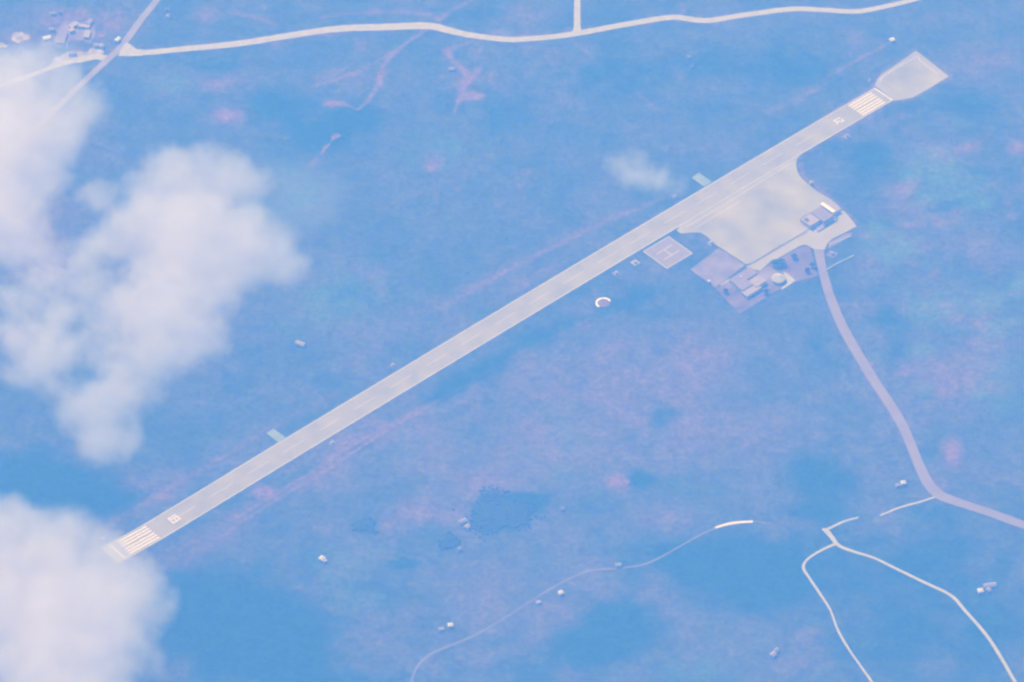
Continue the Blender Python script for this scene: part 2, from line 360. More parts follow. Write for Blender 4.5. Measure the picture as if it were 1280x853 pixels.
# apron with its edge lines
ap = sheet('apron', [(846, 288.5), (851, 292), (858, 291.5), (866, 290.5), (876, 291), (884, 296), (893, 305), (912, 318), (932, 331), (940, 328.5), (1001, 292.5), (1052, 262), (1045.6, 254.8), (1036, 247.5),
                     (1025, 242), (1015, 234.5), (1009.5, 230), (1001, 222), (996.5, 214), (995, 206), (996.5, 199), (1000, 194), (960, 208), (860, 269)], M['apron'], 0.10)
tag(ap, kind='structure')
bm = bmesh.new(); ribbon(bm, pxroad([(858, 284, 1.0), (900, 259, 1.0), (950, 228, 1.0), (992, 202, 1.0)], 6), 0.10, 0.14); obj('apron_line', bm, M['fadep'], ap)
bm = bmesh.new(); ribbon(bm, pxroad([(870, 285, .8), (905, 264, .8), (925, 252, .8)], 4), 0.10, 0.135); obj('apron_line', bm, M['fadep'], ap)
st = sheet('service_road', [(932, 334.2), (941, 329.3), (1001, 293.4), (1052, 263.6), (1055, 264), (1071, 283), (1056, 291), (1040, 299), (1034.5, 304), (1031, 312), (1019, 312), (1013, 309.5), (1009, 306.5), (1003, 306.5), (997, 309),
                            (979, 319.5), (960.5, 329.6), (950, 339)], M['street'], 0.125)
tag(st, kind='structure')
bm = bmesh.new(); ribbon(bm, pxroad([(901, 356.5, 2.0), (911, 350.8, 3.6), (914, 349.5, 3.0), (934, 336.8, 2.4)], 4), -0.2, 0.15); p = obj('path', bm, M['street']); tag(p, kind='structure')
# yards around the buildings
y1 = sheet('gravel_yard', [(862.5, 337.3), (898.6, 310.2), (931, 331.5), (893.5, 360.5)], M['yard'], 0.05); tag(y1, kind='structure')
y2 = sheet('earth_yard', [(894, 361.5), (933, 337.5), (950, 340), (961, 331), (979, 321), (997, 310.5), (1009, 307.5), (1013, 311), (1022, 345), (994, 352.5), (976, 361.5), (946, 379), (924.4, 392.7)], M['yard2'], 0.04)
tag(y2, kind='structure')
y3 = sheet('paved_yard', [(1036, 303.8), (1057, 292.5), (1066, 291), (1062, 297), (1042, 308), (1036, 310)], M['yard'], 0.05); tag(y3, kind='structure')

# roads
def road(name, pts, m, z=0.10, n=8, wob=0.0):
    bm = bmesh.new(); ribbon(bm, pxroad(pts, n), -0.25, z, wob); o = obj(name, bm, m); tag(o, kind='structure'); return o
road('main_road', [(158, 62, 11), (176, 66, 9.5), (230, 61.5, 9.5), (300, 54.5, 10.5), (360, 45, 10.5), (420, 36.5, 11), (480, 34, 12), (535, 32.5, 12), (560, 38, 11), (590, 44.5, 9.5), (635, 49.5, 9.5), (670, 48, 8.8), (715, 43, 9),
                   (781, 31, 9.2), (840, 22, 9), (881, 26, 9), (930, 19, 8.5), (990, 11.5, 8.5), (1035, 13, 8), (1071, 14.5, 8), (1108, 8, 7.5), (1150, -2.5, 7), (1220, -25, 7), (1400, -60, 7)], M['coral'], 0.10, 6, 0.05)
sheet('road_junction', [(148, 70), (152, 60), (158, 53), (163, 56), (171, 62), (178, 62), (178, 70), (163, 70.5)], M['coral'], 0.13)['kind'] = 'structure'
road('side_road', [(721.5, 43, 15), (721.5, 37, 9), (721.5, 30, 7.6), (721.5, 10, 7.2), (722, -12, 7.2), (724, -60, 7)], M['coral'], 0.08, 4)
road('cross_road', [(230, -60, 8), (208, -20, 8), (196, 0, 8), (178, 22.5, 8), (159, 48.5, 8.5), (146, 64, 8.5), (133, 76, 8), (97, 109.5, 7.5), (60, 145, 7.5), (0, 200, 7.5)], M['crossr'], 0.07)
road('village_road', [(136, 74, 9), (120, 71, 11), (105, 74, 10), (80, 79, 8), (55, 88, 7), (25, 99, 6.5), (-40, 120, 6)], M['coral'], 0.06, 6, 0.1)
road('access_road', [(1023, 306, 15), (1023.5, 313, 11), (1027, 332, 9.5), (1034, 360, 10), (1043, 385, 10.5), (1055, 412, 11), (1072, 442, 11), (1092, 475, 11), (1112, 505, 11), (1127, 530, 11), (1139, 557, 10.5), (1149, 582, 11), (1160, 604, 12),
                     (1172, 617, 13), (1186, 624, 12), (1210, 632, 11), (1240, 642, 11), (1285, 658, 11), (1400, 695, 11)], M['road'], 0.085, 6, 0.02)
road('lane', [(1170, 621, 2.6), (1150, 627.5, 2.4), (1125, 634.5, 2.6), (1100, 644.5, 2.0)], M['coral'], 0.07)
road('lane', [(1073, 647, 2.0), (1055, 652, 2.8), (1040, 659, 3.2), (1030, 663.5, 4.0)], M['coral'], 0.07)
road('lane', [(1028, 661, 3), (1034, 665, 5.5), (1040, 672, 5), (1045, 679, 4.5), (1052, 684, 4), (1068, 690, 3.6), (1092, 697.5, 3.2), (1120, 711, 3.4), (1155, 728, 3.6), (1188, 744, 3.8), (1205, 762, 3.6), (1232, 793, 3.6), (1250, 820, 3.6), (1271, 857, 3.6), (1310, 930, 3.6)], M['coral'], 0.08, 6, 0.06)
road('lane', [(1047, 679, 3.5), (1035, 684, 3.2), (1018, 693, 2.8), (1007, 702, 2.8), (1004.5, 711, 3.2), (1012, 723, 2.8), (1024, 741, 2.9), (1038, 763, 2.2), (1047, 787, 2.5), (1060, 810, 2.5), (1078, 836, 2.3), (1096, 862, 2.8), (1130, 920, 2.8)], M['coral'], 0.06, 6, 0.08)
road('concrete_lane', [(894, 660, 2.6), (905, 656.5, 3.2), (920, 653.5, 3.4), (941, 652, 3.0)], M['paint'], 0.09)
road('dirt_track', [(495, 920, 3), (512, 862, 3), (518, 840, 3), (530, 824, 3), (548, 813, 3), (590, 796, 2.8), (625, 776, 2.8), (655, 757, 2.8), (685, 738, 2.8), (715, 722, 2.8), (740, 713, 2.6), (775, 710.5, 2.6), (810, 704, 2.4), (850, 683, 2.2), (875, 669, 2.2), (895, 660, 2.2)], M['dull'], 0.05, 6, 0.15)
road('dirt_track', [(941, 652, 1.6), (952, 652.8, 1.4), (964, 654, 1.4)], M['dull'], 0.05)

# ------------------------------------------------------------ painted ground pads that are things of their own
def pad(name, pts, m, label, cat, group=None, z=0.10):
    q = [at(*p) for p in pts]; c = sum(q, Vector())/len(q)
    o = empty(name, (c.x, c.y, 0)); tag(o, label, cat, group)
    bm = bmesh.new(); prism(bm, [(p.x-c.x, p.y-c.y) for p in q], -0.15, z)
    obj('slab', bm, m, o); return o, c
pad('green_pad', [(864.5, 222.5), (873.5, 216), (889.5, 227.2), (880, 233.5)], M['greenpad'], 'pale green square slab joining the runway opposite the parking apron', 'paved pad', 'green slabs on the far side of the runway')
pad('green_pad', [(333, 541.5), (342, 536), (357, 547), (348, 553)], M['greenpad'], 'pale green square slab joining the lower-left stretch of the runway', 'paved pad', 'green slabs on the far side of the runway')
# helipad
Uv = Vector((rw(500)[0]-rw(450)[0], rw(500)[1]-rw(450)[1], 0)); 
def frame_at(s):
    a = rw(s-5); b = rw(s+5); u = Vector((b[0]-a[0], b[1]-a[1], 0)).normalized(); return u
hc = at(834.8, 315.8); u = frame_at(RL*0.72); HANG = math.atan2(u.y, u.x)
hp = empty('helipad', (hc.x, hc.y, 0), HANG); tag(hp, 'square helipad with white border and big white H, beside the runway', 'helipad')
hw = 19.3
bm = bmesh.new(); box(bm, -hw, hw, -hw, hw, -0.2, 0.14); obj('slab', bm, M['heli'], hp)
bm = bmesh.new()
b_ = 1.1
box(bm, -hw, hw, hw-b_, hw, 0.14, 0.18); box(bm, -hw, hw, -hw, -hw+b_, 0.14, 0.18); box(bm, -hw, -hw+b_, -hw+b_, hw-b_, 0.14, 0.18); box(bm, hw-b_, hw, -hw+b_, hw-b_, 0.14, 0.18)
obj('border', bm, M['edgep'], hp)
bm = bmesh.new(); box(bm, -11.5, 11.5, 5.4, 6.7, 0.14, 0.18); box(bm, -11.5, 11.5, -6.7, -5.4, 0.14, 0.18); box(bm, -0.65, 0.65, -5.4, 5.4, 0.14, 0.18)
obj('letter_h', bm, M['edgep'], hp)
# wind circle
wc = at(754.5, 379); wo = empty('signal_circle', (wc.x, wc.y, 0)); tag(wo, 'open white ring round a brown disc, on the ground below the runway', 'signal circle')
def arc(bm, r0, r1, a0, a1, z0, z1, n=36):
    P = [(math.cos(R(a0+(a1-a0)*k/n)), math.sin(R(a0+(a1-a0)*k/n))) for k in range(n+1)]
    prs = [[bm.verts.new((c*r, s*r, z)) for r in (r0, r1) for z in (z0, z1)] for c, s in P]
    for a, b in zip(prs, prs[1:]):
        bm.faces.new((a[1], a[3], b[3], b[1])); bm.faces.new((a[0], b[0], b[2], a[2])); bm.faces.new((a[0], a[1], b[1], b[0])); bm.faces.new((a[2], b[2], b[3], a[3]))
    bm.faces.new(prs[0][:2]+[prs[0][3], prs[0][2]]); bm.faces.new([prs[-1][k] for k in (0, 2, 3, 1)])
bm = bmesh.new(); arc(bm, 6.7, 8.9, 22, 232, 0, 0.25); obj('ring', bm, M['roofw'], wo)
bm = bmesh.new(); bmesh.ops.create_cone(bm, cap_ends=True, segments=40, radius1=6.6, radius2=6.6, depth=0.2, matrix=Matrix.Translation((0, 0, 0.02))); obj('disc', bm, M['discs'], wo)
bm = bmesh.new(); bmesh.ops.create_cone(bm, cap_ends=True, segments=10, radius1=0.12, radius2=0.07, depth=6, matrix=Matrix.Translation((0, 0, 3))); obj('mast', bm, M['dark'], wo)
bm = bmesh.new(); bmesh.ops.create_cone(bm, cap_ends=False, segments=14, radius1=0.45, radius2=0.22, depth=2.6, matrix=Matrix.Translation((1.3, 0.1, 5.7)) @ Matrix.Rotation(R(96), 4, 'Y')); obj('windsock', bm, M['sock'], wo)

# ------------------------------------------------------------ buildings
def walls_windows(root, x0, x1, y0, y1, z0, z1, n_long, n_short, wall_m, door=True):
    bm = bmesh.new(); box(bm, x0, x1, y0, y1, z0, z1); obj('wall', bm, wall_m, root)
    zc0, zc1 = z0+0.35*(z1-z0), z0+0.72*(z1-z0)
    for k in range(n_long):
        cx = x0+(k+0.5)*(x1-x0)/n_long
        for yy, sg in ((y0, -1), (y1, 1)):
            if door and k == n_long//2 and sg < 0:
                bm = bmesh.new(); box(bm, cx-0.6, cx+0.6, yy-0.06, yy+0.02, z0, z0+2.1); obj('door', bm, M['door'], root); continue
            bm = bmesh.new(); box(bm, cx-0.7, cx+0.7, min(yy, yy+sg*0.05), max(yy, yy+sg*0.05), zc0, zc1); obj('window', bm, M['glass'], root)
    for k in range(n_short):
        cy = y0+(k+0.5)*(y1-y0)/n_short
        for xx, sg in ((x0, -1), (x1, 1)):
            bm = bmesh.new(); box(bm, min(xx, xx+sg*0.05), max(xx, xx+sg*0.05), cy-0.7, cy+0.7, zc0, zc1); obj('window', bm, M['glass'], root)
def gable(bm, x0, x1, y0, y1, z0, h, ov=0.5, th=0.18):
    x0 -= ov; x1 += ov; ym = (y0+y1)/2; k = h/(ym-y0); z0e = z0-ov*k; y0 -= ov; y1 += ov
    prof = [(y0, z0e), (ym, z0+h), (y1, z0e), (y1, z0e+th), (ym, z0+h+th), (y0, z0e+th)]
    a = [bm.verts.new((x0, y, z)) for y, z in prof]; b = [bm.verts.new((x1, y, z)) for y, z in prof]
    for idx in ((0, 1, 4, 5), (1, 2, 3, 4)):
        bm.faces.new([a[i] for i in idx]); bm.faces.new([b[i] for i in reversed(idx)])
    for i in range(6):
        j = (i+1) % 6; bm.faces.new((a[i], b[i], b[j], a[j]))
def house(px, py, L, Wd, H, deg, label, roof='roofw', wall='wallw', group=None, style='gable', name='house', cat='house', hr=1.3, nl=3):
    c = at(px, py); o = empty(name, (c.x, c.y, 0), R(deg)); tag(o, label, cat, group)
    walls_windows(o, -L/2, L/2, -Wd/2, Wd/2, 0, H, nl, 1, M[wall])
    bm = bmesh.new()
    if style == 'gable':
        gable(bm, -L/2, L/2, -Wd/2, Wd/2, H, hr)
        for xx in (-L/2+0.01, L/2-0.13):
            g = bmesh.new()
            v = [g.verts.new((xx+dx, y, z)) for dx in (0, .12) for y, z in ((-Wd/2, H), (Wd/2, H), (0, H+hr))]
            g.faces.new(v[:3]); g.faces.new(v[:2:-1])
            for i in range(3): g.faces.new((v[i], v[(i+1) % 3], v[3+(i+1) % 3], v[3+i]))
            obj('gable_end', g, M[wall], o)
    elif style == 'hip':
        e = 0.5; z = H
        q = [(-L/2-e, -Wd/2-e, z), (L/2+e, -Wd/2-e, z), (L/2+e, Wd/2+e, z), (-L/2-e, Wd/2+e, z)]
        b = [bm.verts.new(v) for v in q]; tpv = [bm.verts.new((-L/2+Wd/2, 0, z+hr)), bm.verts.new((L/2-Wd/2+0.01, 0, z+hr))]
        bm.faces.new(b[::-1]); bm.faces.new((b[0], b[1], tpv[1], tpv[0])); bm.faces.new((b[2], b[3], tpv[0], tpv[1])); bm.faces.new((b[1], b[2], tpv[1])); bm.faces.new((b[3], b[0], tpv[0]))
    else:
        box(bm, -L/2-.4, L/2+.4, -Wd/2-.4, Wd/2+.4, H, H+0.25)
    obj('roof', bm, M[roof], o); return o

# passenger terminal on the corner of the apron
u = frame_at(RL*0.93); TA = math.atan2(u.y, u.x)
tc0 = at(1013, 288.5)      # foot of the corner nearest the service road
def loc(px, py, z, ang, org):
    p = at(px, py, z)-Vector((org.x, org.y, 0)); c, s = math.cos(ang), math.sin(ang); return (p.x*c+p.y*s, -p.x*s+p.y*c)
T = empty('terminal_building', (tc0.x, tc0.y, 0), TA); tag(T, 'grey flat-roofed terminal with a narrow bright white roof, on the apron corner', 'airport terminal')
def lbox(bm, px, py, z, lu, lv, z0, z1, ang, org, centre=False):
    x, y = loc(px, py, z, ang, org)
    box(bm, x, x+lu, y-lv, y, z0, z1)
    return x, y
H1 = 5.6
# hall (wide grey roof)
x, y = loc(1013.8, 265.8, H1, TA, tc0)
walls_windows(T, x, x+14.5, y-20, y, 0, H1, 4, 5, M['wall'])
bm = bmesh.new(); box(bm, x-.5, x+15, y-20.5, y+.5, H1, H1+.35); obj('roof', bm, M['roofg'], T)
# office block (paler roof with sunken court)
x2, y2_ = loc(1000.5, 274, H1-1, TA, tc0)
lu2 = x-x2-0.6; lv2 = 15.5
walls_windows(T, x2, x2+lu2, y2_-lv2, y2_, 0, H1-1, 4, 4, M['wall'])
bm = bmesh.new()
cx0, cx1, cy0, cy1 = x2+1.8, x2+6.0, y2_-9.0, y2_-3.0
box(bm, x2-.4, x2+lu2, y2_-lv2-.4, cy0, H1-1, H1-.6); box(bm, x2-.4, x2+lu2, cy1, y2_+.4, H1-1, H1-.6)
box(bm, x2-.4, cx0, cy0, cy1, H1-1, H1-.6); box(bm, cx1, x2+lu2, cy0, cy1, H1-1, H1-.6)
obj('roof', bm, M['roofl'], T)
bm = bmesh.new(); box(bm, cx0, cx1, cy0, cy1, H1-1, H1-.93); obj('court_roof', bm, M['dark'], T)
bm = bmesh.new()
for (a0, a1, b0, b1) in ((x2-.4, x2+lu2, y2_+.15, y2_+.4), (x2-.4, x2-.15, y2_-lv2-.4, y2_+.15), (x2-.15, x2+lu2, y2_-lv2-.4, y2_-lv2-.15)):
    box(bm, a0, a1, b0, b1, H1-.6, H1+.1)
obj('parapet', bm, M['wall'], T)
# narrow white roof
x3, y3_ = loc(1026, 254.8, H1+1, TA, tc0)
bm = bmesh.new(); box(bm, x3-.2, x3+3.2, y3_-19.5, y3_-.5, 0, H1+.8); obj('link_wall', bm, M['wall'], T)
bm = bmesh.new(); gable(bm, 0, 19.2, -2.0, 2.0, 0, .7, .3)
bmesh.ops.transform(bm, matrix=Matrix.Translation((x3+1.6, y3_-19.6, H1+.9)) @ Matrix.Rotation(R(90), 4, 'Z'), verts=bm.verts)
obj('white_roof', bm, M['roofw'], T)
# east wing
x4 = x3+3.7
walls_windows(T, x4, x4+8.5, y3_-19, y3_-5, 0, 4.2, 2, 3, M['wall'])
bm = bmesh.new(); box(bm, x4-.3, x4+8.9, y3_-19.4, y3_-4.6, 4.2, 4.5); obj('roof', bm, M['roofl'], T)
# roadside canopy
bm = bmesh.new(); box(bm, x2+3, x3, y-22.9, y-20.6, 3.2, 3.45); obj('canopy', bm, M['roofg'], T)
for k in range(5):
    bm = bmesh.new(); xx = x2+4+k*(x3-x2-6)/4; box(bm, xx-.12, xx+.12, y-22.7, y-22.46, 0, 3.2); obj('canopy_post', bm, M['wall'], T)

# operations building by the yard
u = frame_at(RL*0.80); OA = math.atan2(u.y, u.x)
oc = at(937, 375); O = empty('operations_building', (oc.x, oc.y, 0), OA); tag(O, 'wide grey building of stepped flat roofs beside the round white hut', 'building')
blocks = [(911.5, 349.8, 4.2, 31, 12, 'roofg'), (919, 356.5, 4.8, 15, 11.5, 'roofg'), (935.5, 352.0, 4.4, 15.5, 12, 'roofl'), (926.5, 365.5, 3.6, 22, 9, 'roofl')]
prev = []
for i, (px, py, hz, lu, lv, rm) in enumerate(blocks):
    x, y = loc(px, py, hz, OA, oc)
    walls_windows(O, x, x+lu, y-lv, y, 0, hz, max(3, int(lu/5)), 2, M['wall'], door=(i == 3))
    bm = bmesh.new(); e = .3; box(bm, x-e, x+lu+e, y-lv-e, y+e, hz+.003*i, hz+.3+.003*i); obj('roof', bm, M[rm], O)
    if i in (0, 2):
        bm = bmesh.new(); box(bm, x+lu*.35, x+lu*.35+2.4, y-lv*.55, y-lv*.55+1.8, hz+.3, hz+1.3); obj('roof_unit', bm, M['wall'], O)
# round hut with conical ribbed roof
rc = at(973, 350.5); RH = empty('round_hut', (rc.x, rc.y, 0)); tag(RH, 'round pavilion with a pale ribbed conical roof, at the paved corner', 'pavilion')
bm = bmesh.new(); bmesh.ops.create_cone(bm, cap_ends=True, segments=32, radius1=6.3, radius2=6.3, depth=3.2, matrix=Matrix.Translation((0, 0, 1.6))); obj('wall', bm, M['wallw'], RH)
bm = bmesh.new(); bmesh.ops.create_cone(bm, cap_ends=True, segments=12, radius1=7.9, radius2=0.5, depth=2.1, matrix=Matrix.Translation((0, 0, 4.25)))
rf = obj('roof', bm, M['coral'], RH)
bm = bmesh.new()
for k in range(12):
    a = 2*math.pi*k/12; ca_, sa_ = math.cos(a), math.sin(a)
    v = [bm.verts.new((r*ca_-o*sa_, r*sa_+o*ca_, z)) for r, z in ((7.9, 3.22), (0.5, 5.32)) for o, dz in ((-.14, 0), (.14, 0)) for z in (z, z+.18)]
    bm.faces.new((v[1], v[3], v[7], v[5])); bm.faces.new((v[0], v[1], v[5], v[4])); bm.faces.new((v[2], v[6], v[7], v[3])); bm.faces.new((v[0], v[2], v[3], v[1])); bm.faces.new((v[4], v[5], v[7], v[6]))
obj('rib', bm, M['wallw'], rf)
bm = bmesh.new(); bmesh.ops.create_cone(bm, cap_ends=True, segments=12, radius1=.7, radius2=.2, depth=.7, matrix=Matrix.Translation((0, 0, 5.65))); obj('finial', bm, M['wallw'], rf)
for k in range(8):
    a = 2*math.pi*k/8; bm = bmesh.new(); box(bm, -.6, .6, 6.24, 6.36, 1.0, 2.3) if k != 6 else box(bm, -.6, .6, 6.24, 6.36, 0, 2.2)
    bmesh.ops.rotate(bm, cent=(0, 0, 0), matrix=Matrix.Rotation(a-R(0), 3, 'Z'), verts=bm.verts); obj('window' if k != 6 else 'door', bm, M['glass' if k != 6 else 'door'], RH)
pz = sheet('paved_corner', [(979, 340), (985.5, 343), (994.5, 350.8), (986, 357), (978, 362), (976.5, 360.5), (984, 354), (982, 347)], M['coral'], 0.09); tag(pz, kind='structure')
pz = sheet('paved_forecourt', [(947, 341), (961, 333), (975, 341.5), (968, 358), (963, 357)], M['yard'], 0.08); tag(pz, kind='structure')

def wall_run(name, pts, h, th, m, label, cat, group=None):
    q = [at(*p) for p in pts]; o = empty(name, (q[0].x, q[0].y, 0)); tag(o, label, cat, group)
    bm = bmesh.new(); ribbon(bm, [(p.x-q[0].x, p.y-q[0].y, th) for p in q], 0, h); obj('wall_face', bm, m, o)
    bm = bmesh.new(); ribbon(bm, [(p.x-q[0].x, p.y-q[0].y, th+.16) for p in q], h, h+.12); obj('coping', bm, m, o)
    return o
wall_run('low_wall', [(1038, 307.5), (1050, 302), (1063.5, 296)], .9, .8, M['coral'], 'low pale wall edging the small yard east of the access road', 'wall', 'low pale walls')
wall_run('low_wall', [(1032.5, 338.5), (1042, 332.5), (1067, 320)], .9, .8, M['coral'], 'long low pale wall running east from the access road', 'wall', 'low pale walls')
def fence(name, pts, h, label):
    q = [at(*p) for p in pts]; o = empty(name, (q[0].x, q[0].y, 0)); tag(o, label, 'fence', 'mesh fences of the airfield')
    bm = bmesh.new()
    for a, b in zip(q, q[1:]):
        L = (b-a).length; n = max(1, int(L/4))
        for k in range(n):
            p = a.lerp(b, k/n)-q[0]; bm = bmesh.new(); box(bm, p.x-.06, p.x+.06, p.y-.06, p.y+.06, 0, h); obj('post', bm, M['dark'], o)
    ribs = bmesh.new()
    for z in (0.2, .6, 1.0, 1.4, 1.8):
        ribbon(ribs, [(p.x-q[0].x, p.y-q[0].y, .05) for p in q], z, z+.06)
    obj('wire_panel', ribs, M['dark'], o)
fence('chain_fence', [(941, 329.8), (1001, 294), (1009, 291)], 2.1, 'dark fence between the parking apron and the service road')
fence('chain_fence', [(898.8, 310), (932, 331.8)], 2.1, 'dark fence between the parking apron and the gravel yard')
fence('chain_fence', [(862.5, 338), (893.5, 361), (924.4, 393.5), (976, 362)], 2.1, 'dark fence along the outer sides of the two yards')

# small buildings scattered over the scrub
G = 'small houses scattered over the scrub'
HS = [
 (375.5, 431.5, 10, 4.5, 3, -28, 'long pale house alone on the far side of the runway', 'roofl', 'gable'),
 (402.5, 700, 6, 5.2, 3, 55, 'white house with a dark yard, left of the wooded hollows', 'roofw', 'hip'),
 (563, 783.5, 5.5, 5, 3, 10, 'bright white house with a dim shed, above the start of the dirt track', 'roofw', 'hip'),
 (578.5, 653.5, 8, 4, 3, 35, 'longer pale house of the pair at the edge of the wooded hollow', 'roofl', 'gable'),
 (584, 660.5, 5, 4.5, 3, 50, 'smaller pale house of the pair at the edge of the wooded hollow', 'roofl', 'gable'),
 (703, 637.5, 4, 3.5, 2.6, 10, 'tiny grey house right of the wooded hollow', 'roofg', 'gable'),
 (701, 743, 5, 5, 3, 30, 'white house just below the middle of the dirt track', 'roofw', 'hip'),
 (772.5, 708, 5.5, 3.6, 2.8, 5, 'pale house standing right against the dirt track', 'roofl', 'gable'),
 (966.5, 820, 5.5, 4.5, 3, 50, 'larger of two pale houses near the bottom edge', 'roofl', 'gable'),
 (970.5, 814.5, 4, 3.4, 2.6, 40, 'smaller of two pale houses near the bottom edge', 'roofl', 'gable'),
 (1225.5, 740.5, 6, 5.6, 3, 15, 'bright white house left of the long roof, inside the lane bend', 'roofw', 'hip'),
 (1236.8, 733.5, 13, 4.2, 3, 12, 'long cream roofed house at right, inside the lane bend', 'roofl', 'gable'),
 (1235.5, 739.5, 4, 4, 2.8, 45, 'small pale house just below the long cream roof', 'roofl', 'gable'),
 (1129, 605.5, 5.2, 5, 3, 10, 'small white house left of the access road near the junction', 'roofw', 'hip'),
 (1114.5, 52, 5.2, 4.4, 3, 30, 'small white house at the end of the faint path, above the turning pad', 'roofw', 'gable'),
 (861, 72.5, 3.6, 3.2, 2.6, 0, 'tiny pale house in scrub below the top road', 'roofl', 'gable'),
 (864.5, 84.5, 3.2, 3, 2.6, 20, 'tiny grey house below another tiny house, under the top road', 'roofg', 'gable'),
 (575, 688, 3.6, 3.4, 2.6, 60, 'tiny grey house below the wooded hollow', 'roofg', 'gable'),
 (564.5, 88, 6, 4, 2.8, 5, 'pale house on the bare ground below the top road bend', 'roofl', 'gable'),
 (58.5, 49.8, 8.6, 4.6, 3.4, 22, 'bright white roofed house beside the cream clearing', 'roofw', 'gable'),
 (147, 52, 6.6, 3.8, 3.4, 55, 'bright white roofed house beside the crossroads', 'roofw', 'gable'),
 (66, 18.5, 5.5, 3.6, 2.8, 0, 'left one of two faint houses at the top of the village', 'roofl', 'gable'),
 (74.5, 17.0, 4, 3.2, 2.8, 0, 'right one of two faint houses at the top of the village', 'roofg', 'gable'),
 (64.5, 38.5, 5.2, 4, 3, 5, 'grey roofed house just above the bright white roof in the village', 'roofl', 'gable'),
 (209, 13, 3.5, 3.2, 2.6, 10, 'upper one of two tiny houses right of the cross road', 'roofg', 'gable'),
 (210, 22, 4.4, 3.4, 2.6, 70, 'lower one of two tiny houses right of the cross road', 'roofl', 'gable'),
 (120.5, 58.5, 5.4, 4.6, 3, 5, 'left of two pale houses above the village road', 'roofl', 'gable'),
 (127.5, 59.5, 4.6, 4.2, 3, 80, 'right of two pale houses above the village road', 'roofl', 'gable'),
]
for (px, py, L, Wd, H, dg, lb, rm, stl) in HS:
    k = 0.86 if rm == 'roofw' and py > 55 else 1.0
    house(px, py, L*k, Wd*k, H, dg, lb, 'roofz' if rm == 'roofw' and py > 55 else rm, 'wall', G, stl)
house(551.5, 788, 5, 3.6, 2.4, 10, 'dim low shed left of the bright white house above the dirt track', 'roofg', 'wall', 'low sheds', 'flat', 'shed', 'shed')
house(673, 754.5, 4, 3.2, 2.4, 30, 'small pale shed left of the white house below the dirt track', 'roofl', 'wall', 'low sheds', 'flat', 'shed', 'shed')
house(1122, 608, 4.5, 3.2, 2.4, 10, 'dim low shed left of the white house by the road junction', 'roofg', 'wall', 'low sheds', 'flat', 'shed', 'shed')
house(406, 702.5, 3.2, 4, 2.4, 20, 'small shed on the right of the white house with a dark yard', 'roofl', 'wall', 'low sheds', 'flat', 'shed', 'shed')
house(886, 353.5, 3.0, 2.8, 2.4, 40, 'tiny pale shed on the outer edge of the gravel yard', 'coral', 'wallw', 'low sheds', 'flat', 'shed', 'shed')
# village yards and halls
VG = 'village halls beside the crossroads'
for (px, py, L, Wd, H, dg, lb, rm) in [
 (77, 49, 9.5, 20, 2.6, -8, 'wide lilac-grey village hall right of the bright white roof', 'roofg'),
 (92, 33, 11, 6, 2.6, 50, 'slanting grey village hall with a notch, upper middle of the village', 'roofl'),
 (89.5, 40, 6, 5, 3.4, 30, 'small grey village hall below the slanting one', 'roofl'),
 (105, 34.5, 13, 4.5, 2.6, -12, 'long grey village hall above the tall narrow one', 'roofl'),
 (112, 29, 5, 9, 2.6, -20, 'small faint village hall at the upper right of the village', 'roofg'),
 (109, 44.5, 6, 13, 2.6, -6, 'tall narrow village hall at the right of the village', 'roofl')]:
    house(px, py, L, Wd, H, dg, lb, rm, 'wall', VG, 'flat', 'village_hall', 'building', nl=4)
house(90, 68.5, 8, 4, 3, 5, 'pale building standing beside the village road', 'roofl', 'wall', VG, 'gable', 'village_hall', 'building')
# clearing
def ragged(pts, k=3, amp=1.6):
    out = []
    for a, b in zip(pts, pts[1:]+pts[:1]):
        for q in range(k): out.append((a[0]+(b[0]-a[0])*q/k+random.uniform(-amp, amp), a[1]+(b[1]-a[1])*q/k+random.uniform(-amp, amp)*.7))
    return out
cl = sheet('village_yard', ragged([(70, 38), (84, 26), (100, 27), (116, 24), (118, 40), (112, 55), (98, 50), (88, 46), (82, 58), (70, 58)], 4, 2.2), M['yard'], 0.04); tag(cl, kind='structure')
cl = sheet('village_yard', ragged([(82, 66), (100, 65), (112, 64), (118, 56), (130, 56), (130, 68), (108, 72), (86, 78), (62, 82), (66, 74)], 4, 1.8), M['clear'], 0.045); tag(cl, kind='structure')
cl = sheet('cream_clearing', ragged([(13, 45), (18, 41), (27, 39.5), (36, 44), (38, 49), (30, 52), (20, 54), (15, 50)]), M['clear'], 0.05); tag(cl, kind='structure')
cl = sheet('cream_clearing', ragged([(-8, 53), (2, 54), (10, 57), (8, 60), (-8, 61)]), M['clear'], 0.05); tag(cl, kind='structure')

# apron-side and runway-side equipment, each on its own slab
def cabinet(px, py, sz, label, m='roofl', dg=41, hut=True, slab='street', aspect=1.0, H=2.2):
    c = at(px, py); o = empty('equipment_hut', (c.x, c.y, 0), R(dg)); tag(o, label, 'hut', 'equipment huts along the runway')
    bm = bmesh.new(); box(bm, -sz, sz, -sz*aspect, sz*aspect, -.1, .12); obj('slab', bm, M[slab], o)
    k = min(sz*.5, 1.7)
    bm = bmesh.new(); box(bm, -k, k, -k*.8, k*.8, .12, H); obj('wall', bm, M['wallw'], o)
    bm = bmesh.new(); box(bm, -k-.2, k+.2, -k*.8-.2, k*.8+.2, H, H+.2); obj('roof', bm, M[m], o)
    bm = bmesh.new(); box(bm, -.45, .45, -k*.8-.05, -k*.8, .12, 2.0); obj('door', bm, M['door'], o)
cabinet(794, 328.5, 4.0, 'hut on a pale slab between the helipad and the runway edge')
cabinet(770, 342, 3.2, 'hut on a grey slab between the helipad hut and the open white ring', slab='road')
cabinet(491, 457, 2.4, 'small hut on the far side of the runway at its middle', slab='road')
